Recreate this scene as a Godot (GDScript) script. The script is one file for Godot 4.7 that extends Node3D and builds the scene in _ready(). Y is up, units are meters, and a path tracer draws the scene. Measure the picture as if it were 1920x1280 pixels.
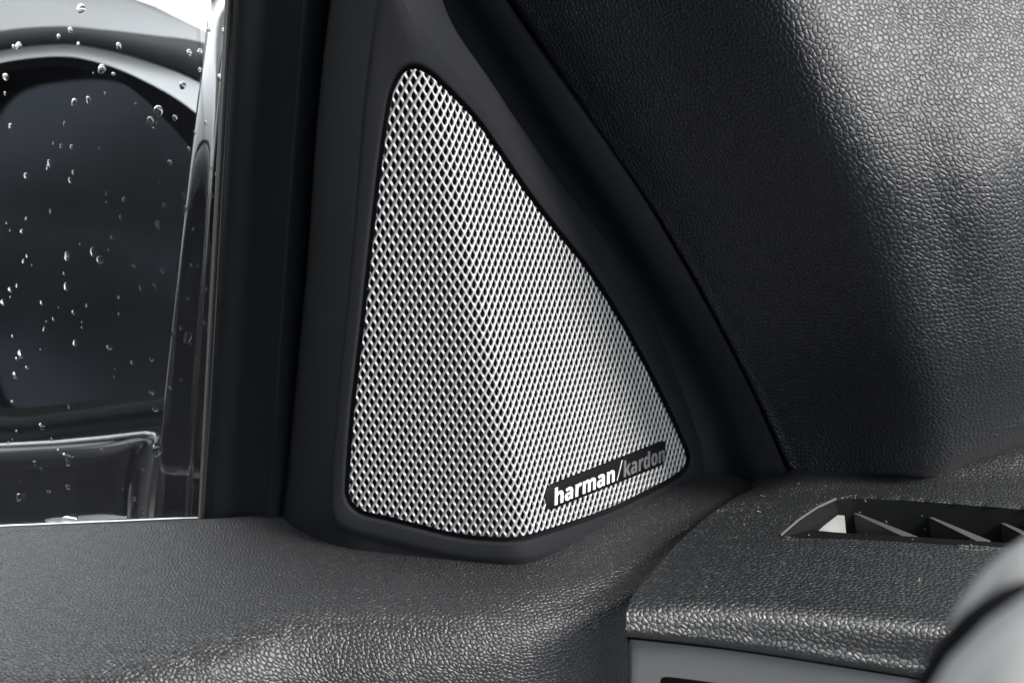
extends Node3D

# ---------------------------------------------------------------- measured frame of the place
const EYE := Vector3(0.0, 1.08, 0.0)     # where the photograph was taken from
const TILT := 15.0                        # degrees the lens looks down
const FOV := 40.0
const FOCAL := 1758.4
const DOOR_DROP := 0.147                  # the door top lies this far below the lens
const DASH_DROP := 0.135                  # and the dashboard ledge this far
var look := Basis(Vector3.RIGHT, deg_to_rad(-TILT))
var used := {}
var M := {}

func _ready() -> void:
	camera_and_light()
	build_materials()
	build_outside()
	build_car_shell()
	build_window()
	build_pillar_trim()
	build_speaker()
	build_door_top()
	build_pillar_strip()
	build_hood()
	build_dashboard()
	build_wheel()
	build_lint()

# ---------------------------------------------------------------- camera, sky, sun, exposure
func camera_and_light() -> void:
	var cam := Camera3D.new()
	cam.name = "camera"
	add_child(cam)
	cam.transform = Transform3D(look, EYE)
	var at := CameraAttributesPhysical.new()
	at.frustum_focal_length = 12.0 / tan(deg_to_rad(FOV / 2.0))
	at.frustum_focus_distance = 0.305
	at.frustum_near = 0.01
	at.frustum_far = 400.0
	at.exposure_aperture = 16.0
	cam.attributes = at
	cam.fov = FOV
	cam.near = 0.01
	cam.far = 400.0
	cam.current = true
	var env := Environment.new()
	env.background_mode = Environment.BG_SKY
	var sky := Sky.new()
	var sm := ProceduralSkyMaterial.new()
	sm.sky_top_color = Color(0.95, 0.97, 0.985)
	sm.sky_horizon_color = Color(0.87, 0.895, 0.91)
	sm.sky_curve = 0.3
	sm.ground_bottom_color = Color(0.12, 0.125, 0.13)
	sm.ground_horizon_color = Color(0.35, 0.37, 0.39)
	sm.sun_angle_max = 0.0
	sky.sky_material = sm
	env.sky = sky
	env.background_energy_multiplier = 1.0
	env.tonemap_mode = Environment.TONE_MAPPER_LINEAR
	env.tonemap_exposure = 3.6
	env.sdfgi_enabled = true
	env.ssao_enabled = true
	env.ssil_enabled = true
	var we := WorldEnvironment.new()
	we.name = "daylight"
	we.environment = env
	add_child(we)
	var sun := DirectionalLight3D.new()
	sun.name = "overcast_sun"
	sun.light_energy = 0.46
	sun.light_color = Color(1.0, 0.98, 0.95)
	sun.light_angular_distance = 16.0
	sun.shadow_enabled = true
	add_child(sun)
	sun.look_at_from_position(Vector3.ZERO, Vector3(-0.69, -0.61, -0.38), Vector3.UP)

# ---------------------------------------------------------------- helpers
func numbered(called: String) -> String:
	var n: int = used.get(called, 0)
	used[called] = n + 1
	return called if n == 0 else "%s_%03d" % [called, n]

func thing(called: String, label: String, category: String, where := Vector3.ZERO, group := "") -> Node3D:
	var o := Node3D.new()
	o.name = numbered(called)
	add_child(o, true)
	o.position = where
	return tag(o, label, category, group)

func tag(o: Node3D, label: String, category: String, group := "", kind := "") -> Node3D:
	o.set_meta("label", label)
	o.set_meta("category", category)
	if group != "":
		o.set_meta("group", group)
	if kind != "":
		o.set_meta("kind", kind)
	return o

func put(called: String, mesh: Mesh, m: Material, parent: Node3D = null) -> MeshInstance3D:
	var o := MeshInstance3D.new()
	o.mesh = mesh
	o.material_override = m
	if parent == null:
		o.name = numbered(called)
		add_child(o, true)
	else:
		o.name = called
		parent.add_child(o, true)
	return o

func cam_point(p: Vector3) -> Vector3:    # photograph position and depth -> axes of the lens
	return Vector3((p.x - 960.0) / FOCAL * p.z, (640.0 - p.y) / FOCAL * p.z, -p.z)

func place(p: Vector3) -> Vector3:
	return EYE + look * cam_point(p)

func level(x: float, y: float, drop: float) -> Vector3:   # a point of a level surface DROP below the lens
	var v := (640.0 - y) / FOCAL
	var t := deg_to_rad(TILT)
	return Vector3(x, y, drop / (sin(t) - v * cos(t)))

func commit(st: SurfaceTool) -> ArrayMesh:
	st.generate_normals()
	return st.commit()

# a smooth sheet through a net of control points; returned as a net of photograph points
func net(ctrl: Array, nu: int, nv: int) -> Array:
	var rows := ctrl.size()
	var cols: int = ctrl[0].size()
	var out := []
	for j in nv + 1:
		var fj := float(j) / nv * (rows - 1)
		var r := mini(int(fj), rows - 2)
		var wj := fj - r
		var row := []
		var pre := []
		for c in cols:
			var a: Vector3 = ctrl[r][c]
			var b: Vector3 = ctrl[r + 1][c]
			var p0: Vector3 = ctrl[r - 1][c] if r > 0 else a * 2.0 - b
			var p3: Vector3 = ctrl[r + 2][c] if r + 2 < rows else b * 2.0 - a
			pre.append(a.cubic_interpolate(b, p0, p3, wj))
		for i in nu + 1:
			var fi := float(i) / nu * (cols - 1)
			var c := mini(int(fi), cols - 2)
			var a: Vector3 = pre[c]
			var b: Vector3 = pre[c + 1]
			var p0: Vector3 = pre[c - 1] if c > 0 else a * 2.0 - b
			var p3: Vector3 = pre[c + 2] if c + 2 < cols else b * 2.0 - a
			row.append(a.cubic_interpolate(b, p0, p3, fi - c))
		out.append(row)
	return out

func sheet(g: Array, closed := false, hole := PackedVector2Array(), flip := false) -> ArrayMesh:
	var nv := g.size()
	var nu: int = g[0].size()
	var w := []
	for j in nv:
		var row := PackedVector3Array()
		for i in nu:
			row.append(place(g[j][i]))
		w.append(row)
	var uv := []
	var mj := nv / 2
	var mi := nu / 2
	for j in nv:
		var row := PackedVector2Array()
		row.resize(nu)
		uv.append(row)
	for j in nv:
		var s := 0.0
		for i in range(mi + 1, nu):
			s += (w[j][i] - w[j][i - 1]).length()
			uv[j][i].x = s
		s = 0.0
		for i in range(mi - 1, -1, -1):
			s -= (w[j][i] - w[j][i + 1]).length()
			uv[j][i].x = s
	for i in nu:
		var s := 0.0
		for j in range(mj + 1, nv):
			s += (w[j][i] - w[j - 1][i]).length()
			uv[j][i].y = s
		s = 0.0
		for j in range(mj - 1, -1, -1):
			s -= (w[j][i] - w[j + 1][i]).length()
			uv[j][i].y = s
	var st := SurfaceTool.new()
	st.begin(Mesh.PRIMITIVE_TRIANGLES)
	var n: Vector3 = (w[mj][mini(mi + 1, nu - 1)] - w[mj][mi]).cross(w[mini(mj + 1, nv - 1)][mi] - w[mj][mi])
	var back: bool = (n.dot(EYE - w[mj][mi]) > 0.0) != flip
	for j in nv:
		for i in nu:
			st.set_uv(uv[j][i])
			st.add_vertex(w[j][i])
	var last := nu if closed else nu - 1
	for j in nv - 1:
		for i in last:
			var k := (i + 1) % nu
			if hole.size() > 0:
				var m: Vector3 = (g[j][i] + g[j][k] + g[j + 1][i] + g[j + 1][k]) * 0.25
				if Geometry2D.is_point_in_polygon(Vector2(m.x, m.y), hole):
					continue
			var q := [j * nu + i, j * nu + k, (j + 1) * nu + k, (j + 1) * nu + i]
			var order := [0, 2, 1, 0, 3, 2] if back else [0, 1, 2, 0, 2, 3]
			for o in order:
				st.add_index(q[o])
	return commit(st)

# draws the nearest points of a net onto the rim of an opening, so that it has a clean edge
func fit_rim(g: Array, hole: PackedVector2Array, reach: float) -> void:
	var lo := hole[0]
	var hi := hole[0]
	for p in hole:
		lo = lo.min(p)
		hi = hi.max(p)
	for j in g.size():
		for i in g[0].size():
			var p: Vector3 = g[j][i]
			var q := Vector2(p.x, p.y)
			if q.x < lo.x - 9 or q.x > hi.x + 9 or q.y < lo.y - 9 or q.y > hi.y + 9:
				continue
			var best := 1e9
			var to := q
			for e in hole.size():
				var c := Geometry2D.get_closest_point_to_segment(q, hole[e], hole[(e + 1) % hole.size()])
				if c.distance_to(q) < best:
					best = c.distance_to(q)
					to = c
			if best < reach:
				g[j][i] = Vector3(to.x, to.y, p.z)

# a closed curve through stations
func loop(points: Array, per: int) -> PackedVector2Array:
	var out := PackedVector2Array()
	var n := points.size()
	for i in n:
		var a: Vector2 = points[i]
		var b: Vector2 = points[(i + 1) % n]
		var p0: Vector2 = points[(i + n - 1) % n]
		var p3: Vector2 = points[(i + 2) % n]
		for k in per:
			out.append(a.cubic_interpolate(b, p0, p3, float(k) / per))
	return out

func pairs(flat: Array) -> Array:
	var out := []
	for i in range(0, flat.size(), 2):
		out.append(Vector2(flat[i], flat[i + 1]))
	return out

func outward(c: PackedVector2Array, by: float) -> PackedVector2Array:
	var out := PackedVector2Array()
	var n := c.size()
	for i in n:
		var t := (c[(i + 2) % n] - c[(i + n - 2) % n]).normalized()
		out.append(c[i] + Vector2(t.y, -t.x) * by)    # the loops run clockwise on the picture
	return out

func box(st: SurfaceTool, lo: Vector3, hi: Vector3) -> void:
	var b := BoxMesh.new()
	b.size = hi - lo
	st.append_from(b, 0, Transform3D(Basis(), (lo + hi) * 0.5))

func tube(st: SurfaceTool, path: Array, r: float, sides := 8) -> void:
	var rings := []
	for i in path.size():
		var a: Vector3 = path[maxi(i - 1, 0)]
		var b: Vector3 = path[mini(i + 1, path.size() - 1)]
		var d := (b - a).normalized()
		var s := d.cross(Vector3(0.31, 0.2, 0.93)).normalized()
		var u := s.cross(d)
		var ring := []
		for k in sides:
			var t := TAU * k / sides
			ring.append(path[i] + (s * cos(t) + u * sin(t)) * r)
		rings.append(ring)
	for i in rings.size() - 1:
		for k in sides:
			var l := (k + 1) % sides
			for v in [rings[i][k], rings[i][l], rings[i + 1][l], rings[i][k], rings[i + 1][l], rings[i + 1][k]]:
				st.add_vertex(v)

# ---------------------------------------------------------------- materials
func plain(color: Color, rough: float, spec := 0.5, metal := 0.0) -> StandardMaterial3D:
	var m := StandardMaterial3D.new()
	m.albedo_color = color.linear_to_srgb()
	m.roughness = rough
	m.metallic = metal
	m.metallic_specular = spec
	return m

func relief(m: StandardMaterial3D, tex: Texture2D, tile: float, height_mm: float) -> StandardMaterial3D:
	m.heightmap_enabled = true
	m.heightmap_texture = tex
	m.heightmap_scale = height_mm * 0.1
	m.uv1_scale = Vector3(1.0 / tile, 1.0 / tile, 1.0)
	return m

# pebbled leather that repeats without a seam: rounded cells of uneven height with creases between them, fine wrinkles over the top
func pebbles(cells: int, seed_: int, wrinkle: float, size := 896) -> ImageTexture:
	var rng := RandomNumberGenerator.new()
	rng.seed = seed_
	var n := cells * cells
	var px := PackedFloat32Array()
	var py := PackedFloat32Array()
	var ph := PackedFloat32Array()
	for k in n:
		px.append(rng.randf_range(0.06, 0.94))
		py.append(rng.randf_range(0.06, 0.94))
		ph.append(rng.randf_range(0.68, 1.0))
	var h := FastNoiseLite.new()
	h.noise_type = FastNoiseLite.TYPE_SIMPLEX
	h.frequency = 1.7 * cells / size
	h.fractal_octaves = 3
	h.seed = seed_ + 7
	var b := h.get_seamless_image(size, size, false, false, 0.12).get_data()
	var out := PackedFloat32Array()
	out.resize(size * size)
	var step := float(cells) / size
	for y in size:
		for x in size:
			var i := y * size + x
			var wy := y * step + 0.16 * sin(TAU * 3.0 * x / size) + 0.09 * sin(TAU * 11.0 * x / size + 1.3)
			var wx := x * step + 0.16 * sin(TAU * 4.0 * y / size + 0.7) + 0.09 * sin(TAU * 9.0 * y / size)
			var cx := int(floor(wx))
			var cy := int(floor(wy))
			var d1 := 9.0
			var d2 := 9.0
			var tall := 1.0
			for oy: int in [-1, 0, 1]:
				var ry := posmod(cy + oy, cells) * cells
				for ox: int in [-1, 0, 1]:
					var c: int = ry + posmod(cx + ox, cells)
					var ex: float = cx + ox + px[c] - wx
					var ey: float = cy + oy + py[c] - wy
					var d: float = ex * ex + ey * ey
					if d < d1:
						d2 = d1
						d1 = d
						tall = ph[c]
					elif d < d2:
						d2 = d
			var c := clampf((sqrt(d2) - sqrt(d1)) * 1.5, 0.0, 1.0)
			c = (1.0 - (1.0 - c) * (1.0 - c)) * tall
			out[i] = c * (1.0 - wrinkle) + b[i] / 255.0 * wrinkle
	return ImageTexture.create_from_image(Image.create_from_data(size, size, false, Image.FORMAT_RF, out.to_byte_array()))

func speckle(freq: float, seed_: int) -> NoiseTexture2D:
	var f := FastNoiseLite.new()
	f.noise_type = FastNoiseLite.TYPE_SIMPLEX
	f.frequency = freq
	f.fractal_octaves = 3
	f.seed = seed_
	var t := NoiseTexture2D.new()
	t.width = 512
	t.height = 512
	t.seamless = true
	t.noise = f
	return t

func build_materials() -> void:
	var fine := speckle(0.06, 3)
	var big := pebbles(34, 11, 0.20)
	var small := pebbles(36, 23, 0.22)
	M.pod = relief(plain(Color(0.0135, 0.0145, 0.0180), 0.6, 0.33), fine, 0.010, 0.14)
	M.trim = relief(plain(Color(0.0065, 0.0085, 0.012), 0.55, 0.30), fine, 0.012, 0.08)
	M.strip = relief(plain(Color(0.014, 0.0165, 0.023), 0.62, 0.4), fine, 0.025, 0.04)
	M.rubber = relief(plain(Color(0.02, 0.02, 0.02), 0.6), fine, 0.012, 0.08)
	M.lip = relief(plain(Color(0.07, 0.07, 0.065), 0.7), fine, 0.006, 0.12)
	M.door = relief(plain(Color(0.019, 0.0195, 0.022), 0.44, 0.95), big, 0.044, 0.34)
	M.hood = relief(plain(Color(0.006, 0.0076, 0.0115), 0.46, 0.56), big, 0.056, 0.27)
	M.ledge = relief(plain(Color(0.011, 0.012, 0.0135), 0.40, 0.75), small, 0.054, 0.25)
	M.grille = plain(Color(0.395, 0.40, 0.405), 0.5, 0.5, 0.65)
	M.cloth = plain(Color(0.006, 0.006, 0.007), 0.95, 0.2)
	M.badge = plain(Color(0.006, 0.006, 0.007), 0.6, 0.2)
	M.white_letter = plain(Color(0.86, 0.87, 0.88), 0.35, 0.5, 0.0)
	M.dim_reflection_letter = plain(Color(0.13, 0.134, 0.142), 0.4, 0.5, 0.0)  # same silver as the first word, its dark reflection painted as grey
	M.vent = relief(plain(Color(0.0045, 0.005, 0.0055), 0.7, 0.25), fine, 0.02, 0.04)
	M.vane = relief(plain(Color(0.07, 0.07, 0.07), 0.5), fine, 0.006, 0.08)
	M.silver = relief(plain(Color(0.19, 0.19, 0.188), 0.6), fine, 0.008, 0.05)  # end vane of the vent: strong light on black plastic, painted pale
	M.fascia = relief(plain(Color(0.085, 0.09, 0.092), 0.6), fine, 0.02, 0.02)
	M.dark = plain(Color(0.008, 0.008, 0.009), 0.8, 0.3)
	M.gloss = plain(Color(0.012, 0.012, 0.014), 0.08, 0.6)
	M.satin = plain(Color(0.045, 0.048, 0.052), 0.5)
	M.rim = plain(Color(0.30, 0.31, 0.315), 0.3, 0.5, 0.8)
	M.chrome = plain(Color(0.75, 0.76, 0.78), 0.18, 0.5, 1.0)
	M.mirror = plain(Color(0.15, 0.165, 0.195), 0.14, 0.5, 1.0)
	M.wheel = plain(Color(0.54, 0.55, 0.545), 0.45, 0.5, 0.1)
	M.paint = plain(Color(0.88, 0.89, 0.89), 0.25, 0.5)
	M.paint.clearcoat_enabled = true
	M.paint.clearcoat = 0.6
	M.black_paint = plain(Color(0.01, 0.01, 0.012), 0.12, 0.6)
	M.tyre = plain(Color(0.02, 0.02, 0.02), 0.85)
	M.asphalt = relief(plain(Color(0.055, 0.056, 0.058), 0.8), fine, 0.4, 6.0)
	M.lining = plain(Color(0.30, 0.30, 0.31), 0.9)
	M.shell = plain(Color(0.22, 0.22, 0.235), 0.8)
	M.leaf = plain(Color(0.07, 0.11, 0.03), 0.6)
	M.leaf.backlight_enabled = true
	M.leaf.backlight = Color(0.3, 0.4, 0.15)
	M.bark = plain(Color(0.09, 0.07, 0.05), 0.9)
	M.lint = plain(Color(0.55, 0.55, 0.53), 0.9)
	M.pane = plain(Color(0.01, 0.011, 0.011), 0.0)
	M.pane.albedo_color.a = 0.02
	M.pane.transparency = BaseMaterial3D.TRANSPARENCY_ALPHA
	M.water = plain(Color(1, 1, 1), 0.0)
	M.water.albedo_color.a = 0.0
	M.water.refraction_enabled = true
	M.water.refraction_scale = 0.033
	M.reflection_patch = plain(Color(0.13, 0.10, 0.085), 0.35)  # colour of a brownish reflection, painted on a solid patch

# ---------------------------------------------------------------- outside the window
func build_outside() -> void:
	var st := SurfaceTool.new()
	st.begin(Mesh.PRIMITIVE_TRIANGLES)
	box(st, Vector3(-60, -0.2, -60), Vector3(60, 0, 60))
	var g := put("ground", st.commit(), M.asphalt)
	tag(g, "wet dark asphalt ground outside the car", "ground", "", "structure")
	build_white_car()
	build_bush()
	build_mirror()

func build_white_car() -> void:
	var car := thing("parked_car", "white car parked outside beyond the wet window", "car")
	var body := PackedVector2Array(pairs([-3.9, 0.35, -3.95, 0.75, -3.75, 0.98, -3.2, 1.04, -0.45, 0.98, 0.15, 0.90, 0.45, 0.72, 0.48, 0.35]))
	var cabin := PackedVector2Array(pairs([-3.35, 1.03, -2.95, 1.33, -2.5, 1.43, -1.7, 1.455, -1.25, 1.42, -0.95, 1.35, -0.72, 1.26, -0.55, 1.17, -0.35, 1.0]))
	put("body", slab(body, -2.15, -3.85, 0.05), M.paint, car)
	put("roof", slab(cabin, -2.20, -3.80, 0.07), M.paint, car)
	for w in [[-2.95, -2.35], [-2.28, -1.5], [-1.43, -0.85]]:
		var pts := PackedVector2Array(pairs([w[0], 1.06, w[0] + 0.08, 1.16, w[1] - 0.05, 1.16, w[1], 1.06]))
		put("window", slab(pts, -2.17, -2.21, 0.004), M.black_paint, car)
	for x in [-3.1, -0.25]:
		for z in [-2.2, -3.7]:
			var c := CylinderMesh.new()
			c.top_radius = 0.32
			c.bottom_radius = 0.32
			c.height = 0.2
			var wheel := put("wheel", c, M.tyre, car)
			wheel.transform = Transform3D(Basis(Vector3.RIGHT, PI / 2), Vector3(x, 0.32, z))

# a side outline given a width, with bevelled edges
func slab(pts: PackedVector2Array, z0: float, z1: float, bevel: float) -> ArrayMesh:
	var st := SurfaceTool.new()
	st.begin(Mesh.PRIMITIVE_TRIANGLES)
	var c := Vector2.ZERO
	for p in pts:
		c += p
	c /= pts.size()
	var s := signf(z1 - z0)
	var rings := []
	for k in [[bevel, 0.0], [0.0, bevel], [0.0, absf(z1 - z0) - bevel], [bevel, absf(z1 - z0)]]:
		var ring := []
		for p in pts:
			var q: Vector2 = p + (c - p).normalized() * k[0]
			ring.append(Vector3(q.x, q.y, z0 + s * k[1]))
		rings.append(ring)
	var n := pts.size()
	for r in 3:
		for i in n:
			var j := (i + 1) % n
			for v in [rings[r][i], rings[r + 1][j], rings[r][j], rings[r][i], rings[r + 1][i], rings[r + 1][j]]:
				st.add_vertex(v)
	var tri := Geometry2D.triangulate_polygon(pts)
	for e in [0, 3]:
		for t in tri:
			st.add_vertex(rings[e][t])
	st.set_smooth_group(-1)
	return commit(st)

func build_bush() -> void:
	var rng := RandomNumberGenerator.new()
	rng.seed = 5
	var b := thing("bush", "green leafy bush behind the white car outside", "bush", Vector3(-1.4, 0, -6.5))
	var st := SurfaceTool.new()
	st.begin(Mesh.PRIMITIVE_TRIANGLES)
	for i in 17000:
		var u := Vector3(rng.randfn(), rng.randfn(), rng.randfn()).normalized()
		var rad := pow(rng.randf(), 0.35) * (1.0 + 0.25 * sin(u.x * 7.0) * cos(u.z * 5.0 + u.y * 4.0))
		var p := Vector3(u.x * 3.4, 1.5 + u.y * 1.5, u.z * 1.2) * Vector3(rad, 1, rad)
		p.y = 0.25 + maxf(0.0, 1.45 + u.y * 1.5 * rad)
		var e := Vector3(rng.randfn(), rng.randfn(), rng.randfn()).normalized()
		var f := e.cross(u).normalized()
		var s := rng.randf_range(0.06, 0.11)
		for v in [p - e * s, p + f * s * 0.5, p + e * s, p - e * s, p + e * s, p - f * s * 0.5]:
			st.add_vertex(v)
	put("foliage", commit(st), M.leaf, b)
	for k in 5:
		var tr := SurfaceTool.new()
		tr.begin(Mesh.PRIMITIVE_TRIANGLES)
		tube(tr, [Vector3(-2.0 + k, 0, 0), Vector3(-2.1 + k * 1.05, 0.9, 0.1), Vector3(-2.3 + k * 1.15, 1.9, -0.1)], 0.05)
		put("stem", commit(tr), M.bark, b)

# the black door mirror seen through the glass: nested rims round a dark glass
func build_mirror() -> void:
	var t := thing("side_mirror", "black glossy door mirror with silver inner rim seen through wet glass", "mirror")
	var k0 := loop(pairs([-100, 105, -20, 62, 100, 49, 190, 55, 280, 65, 385, 81, 480, 130, 545, 260, 560, 480, 530, 690, 440, 780, 290, 800, 107, 822, 0, 830, -100, 800, -150, 560, -158, 330, -140, 180]), 6)
	var k1 := loop(pairs([-80, 135, -15, 98, 107, 83, 190, 92, 280, 117, 370, 154, 455, 215, 515, 330, 528, 490, 500, 670, 420, 750, 280, 772, 107, 795, 5, 802, -85, 770, -125, 550, -130, 340, -112, 205]), 6)
	var k2 := loop(pairs([-68, 158, -10, 120, 107, 105, 185, 117, 260, 146, 350, 198, 430, 275, 490, 380, 505, 500, 480, 655, 405, 730, 275, 752, 107, 775, 8, 782, -72, 752, -108, 545, -112, 350, -98, 222]), 6)
	var k3 := loop(pairs([-58, 175, -4, 138, 107, 124, 170, 134, 235, 160, 300, 215, 375, 300, 440, 400, 470, 510, 455, 640, 390, 712, 265, 735, 107, 758, 10, 764, -60, 738, -94, 540, -98, 360, -84, 238]), 6)
	var d := 0.60
	put("housing", sheet(ring_net([[k0, 0.16, 0.72], [k0, 0.10, 0.93], [k0, 0.03, 1.0], [k0, 0.006, 1.0], [k1, 0.011, 1.0], [k1, 0.018, 1.0]], d), true), M.satin, t)
	put("rim", sheet(ring_net([[k1, 0.010, 1.0], [k2, -0.004, 1.0]], d), true), M.rim, t)
	put("gasket", sheet(ring_net([[k2, -0.0038, 1.0], [k3, 0.022, 1.0]], d), true), M.dark, t)
	put("mirror_glass", sheet(ring_net([[k3, 0.0215, 1.0], [k3, 0.021, 0.7], [k3, 0.0205, 0.35], [k3, 0.020, 0.0]], d), true), M.mirror, t)
	# the foot that carries the mirror, its edge highlight added as a chrome strip
	var foot := SurfaceTool.new()
	foot.begin(Mesh.PRIMITIVE_TRIANGLES)
	var net0 := net([
		[Vector3(-350, 846, 0.60), Vector3(107, 822, 0.58), Vector3(285, 805, 0.57), Vector3(330, 800, 0.62)],
		[Vector3(-350, 858, 0.56), Vector3(107, 834, 0.54), Vector3(285, 817, 0.53), Vector3(300, 815, 0.60)],
		[Vector3(-350, 930, 0.555), Vector3(107, 915, 0.535), Vector3(268, 905, 0.53), Vector3(285, 900, 0.60)],
		[Vector3(-350, 1100, 0.555), Vector3(107, 1080, 0.535), Vector3(255, 1070, 0.53), Vector3(270, 1060, 0.60)]], 24, 18)
	put("mirror_foot", sheet(net0), M.gloss, t)
	var ed := SurfaceTool.new()
	ed.begin(Mesh.PRIMITIVE_TRIANGLES)
	tube(ed, [place(Vector3(-350, 853, 0.556)), place(Vector3(107, 829, 0.536)), place(Vector3(200, 820, 0.530)), place(Vector3(272, 812, 0.527)), place(Vector3(287, 814, 0.528)), place(Vector3(291, 824, 0.530)), place(Vector3(288, 838, 0.535))], 0.0010, 10)
	put("foot_highlight", commit(ed), M.chrome, t)  # stands in for the highlight on the rounded foot edge
	var reflection_patch := net([
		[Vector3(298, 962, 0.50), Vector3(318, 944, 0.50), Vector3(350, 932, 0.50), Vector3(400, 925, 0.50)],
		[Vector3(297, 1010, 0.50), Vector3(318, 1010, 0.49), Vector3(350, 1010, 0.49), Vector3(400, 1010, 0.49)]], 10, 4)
	put("brown_reflection", sheet(reflection_patch), M.reflection_patch, t)  # added piece that stands for a brownish reflection

func ring_net(rings: Array, d: float) -> Array:
	var out := []
	for r in rings:
		var c: PackedVector2Array = r[0]
		var mid := Vector2.ZERO
		for p in c:
			mid += p
		mid /= c.size()
		var row := []
		for p in c:
			var q: Vector2 = mid + (p - mid) * r[2]
			row.append(Vector3(q.x, q.y, d + r[1]))
		out.append(row)
	return out

# ---------------------------------------------------------------- the rest of the cabin round the lens
func build_car_shell() -> void:
	var car := thing("car_cabin", "dark car cabin round the speaker, roof lining and doors", "car interior")
	car.set_meta("kind", "structure")
	var st := SurfaceTool.new()
	st.begin(Mesh.PRIMITIVE_TRIANGLES)
	box(st, Vector3(-1.9, 1.43, -0.42), Vector3(0.12, 1.47, 1.25))
	put("roof_lining", st.commit(), M.lining, car)
	st = SurfaceTool.new()
	st.begin(Mesh.PRIMITIVE_TRIANGLES)
	box(st, Vector3(-1.95, 0.25, -0.42), Vector3(-1.90, 1.47, 1.25))      # behind the seats
	box(st, Vector3(-1.9, 0.25, 1.20), Vector3(0.85, 0.93, 1.25))         # far door
	box(st, Vector3(-1.9, 1.36, 1.19), Vector3(0.12, 1.428, 1.24))        # far roof rail
	box(st, Vector3(-1.9, 0.931, 1.20), Vector3(-0.32, 1.358, 1.24))      # unseen blank added over the far window to cut fill and reflections
	box(st, Vector3(-1.9, 0.25, -0.40), Vector3(-1.0, 1.428, -0.36))      # near rear door
	box(st, Vector3(-0.998, 1.36, -0.42), Vector3(0.12, 1.428, -0.36))    # near roof rail
	box(st, Vector3(0.86, 0.25, -0.42), Vector3(0.90, 0.99, 1.25))        # bulkhead under the windscreen
	box(st, Vector3(-1.89, 0.20, -0.42), Vector3(0.9, 0.248, 1.25))       # floor
	put("door_shell", st.commit(), M.shell, car)
	st = SurfaceTool.new()
	st.begin(Mesh.PRIMITIVE_TRIANGLES)
	tube(st, [Vector3(0.88, 0.95, -0.39), Vector3(0.5, 1.19, -0.39), Vector3(0.10, 1.44, -0.38)], 0.04, 10)
	put("windscreen_pillar", commit(st), M.shell, car)
	st = SurfaceTool.new()
	st.begin(Mesh.PRIMITIVE_TRIANGLES)
	tube(st, [Vector3(0.88, 0.95, 1.22), Vector3(0.5, 1.19, 1.22), Vector3(0.10, 1.44, 1.21)], 0.04, 10)
	put("windscreen_pillar", commit(st), M.shell, car)
	# the closed corner in front of the side window, under the windscreen pillar
	put("quarter_panel", slab(PackedVector2Array(pairs([-0.075, 0.86, -0.055, 1.425, 0.11, 1.425, 0.86, 0.96, 0.86, 0.86])), -0.405, -0.435, 0.004), M.shell, car)
	# seat back behind the lens
	st = SurfaceTool.new()
	st.begin(Mesh.PRIMITIVE_TRIANGLES)
	box(st, Vector3(-0.95, 0.45, 0.0), Vector3(-0.78, 1.12, 0.5))
	put("seat_back", st.commit(), M.shell, car)

# ---------------------------------------------------------------- window: pane, drops, seal, bar
var pane_o := Vector3.ZERO
var pane_n := Vector3.ZERO
func on_pane(x: float, y: float, off := 0.0) -> Vector3:
	var r := (place(Vector3(x, y, 1.0)) - EYE)
	var t := (pane_o + pane_n * off - EYE).dot(pane_n) / r.dot(pane_n)
	return EYE + r * t

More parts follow.
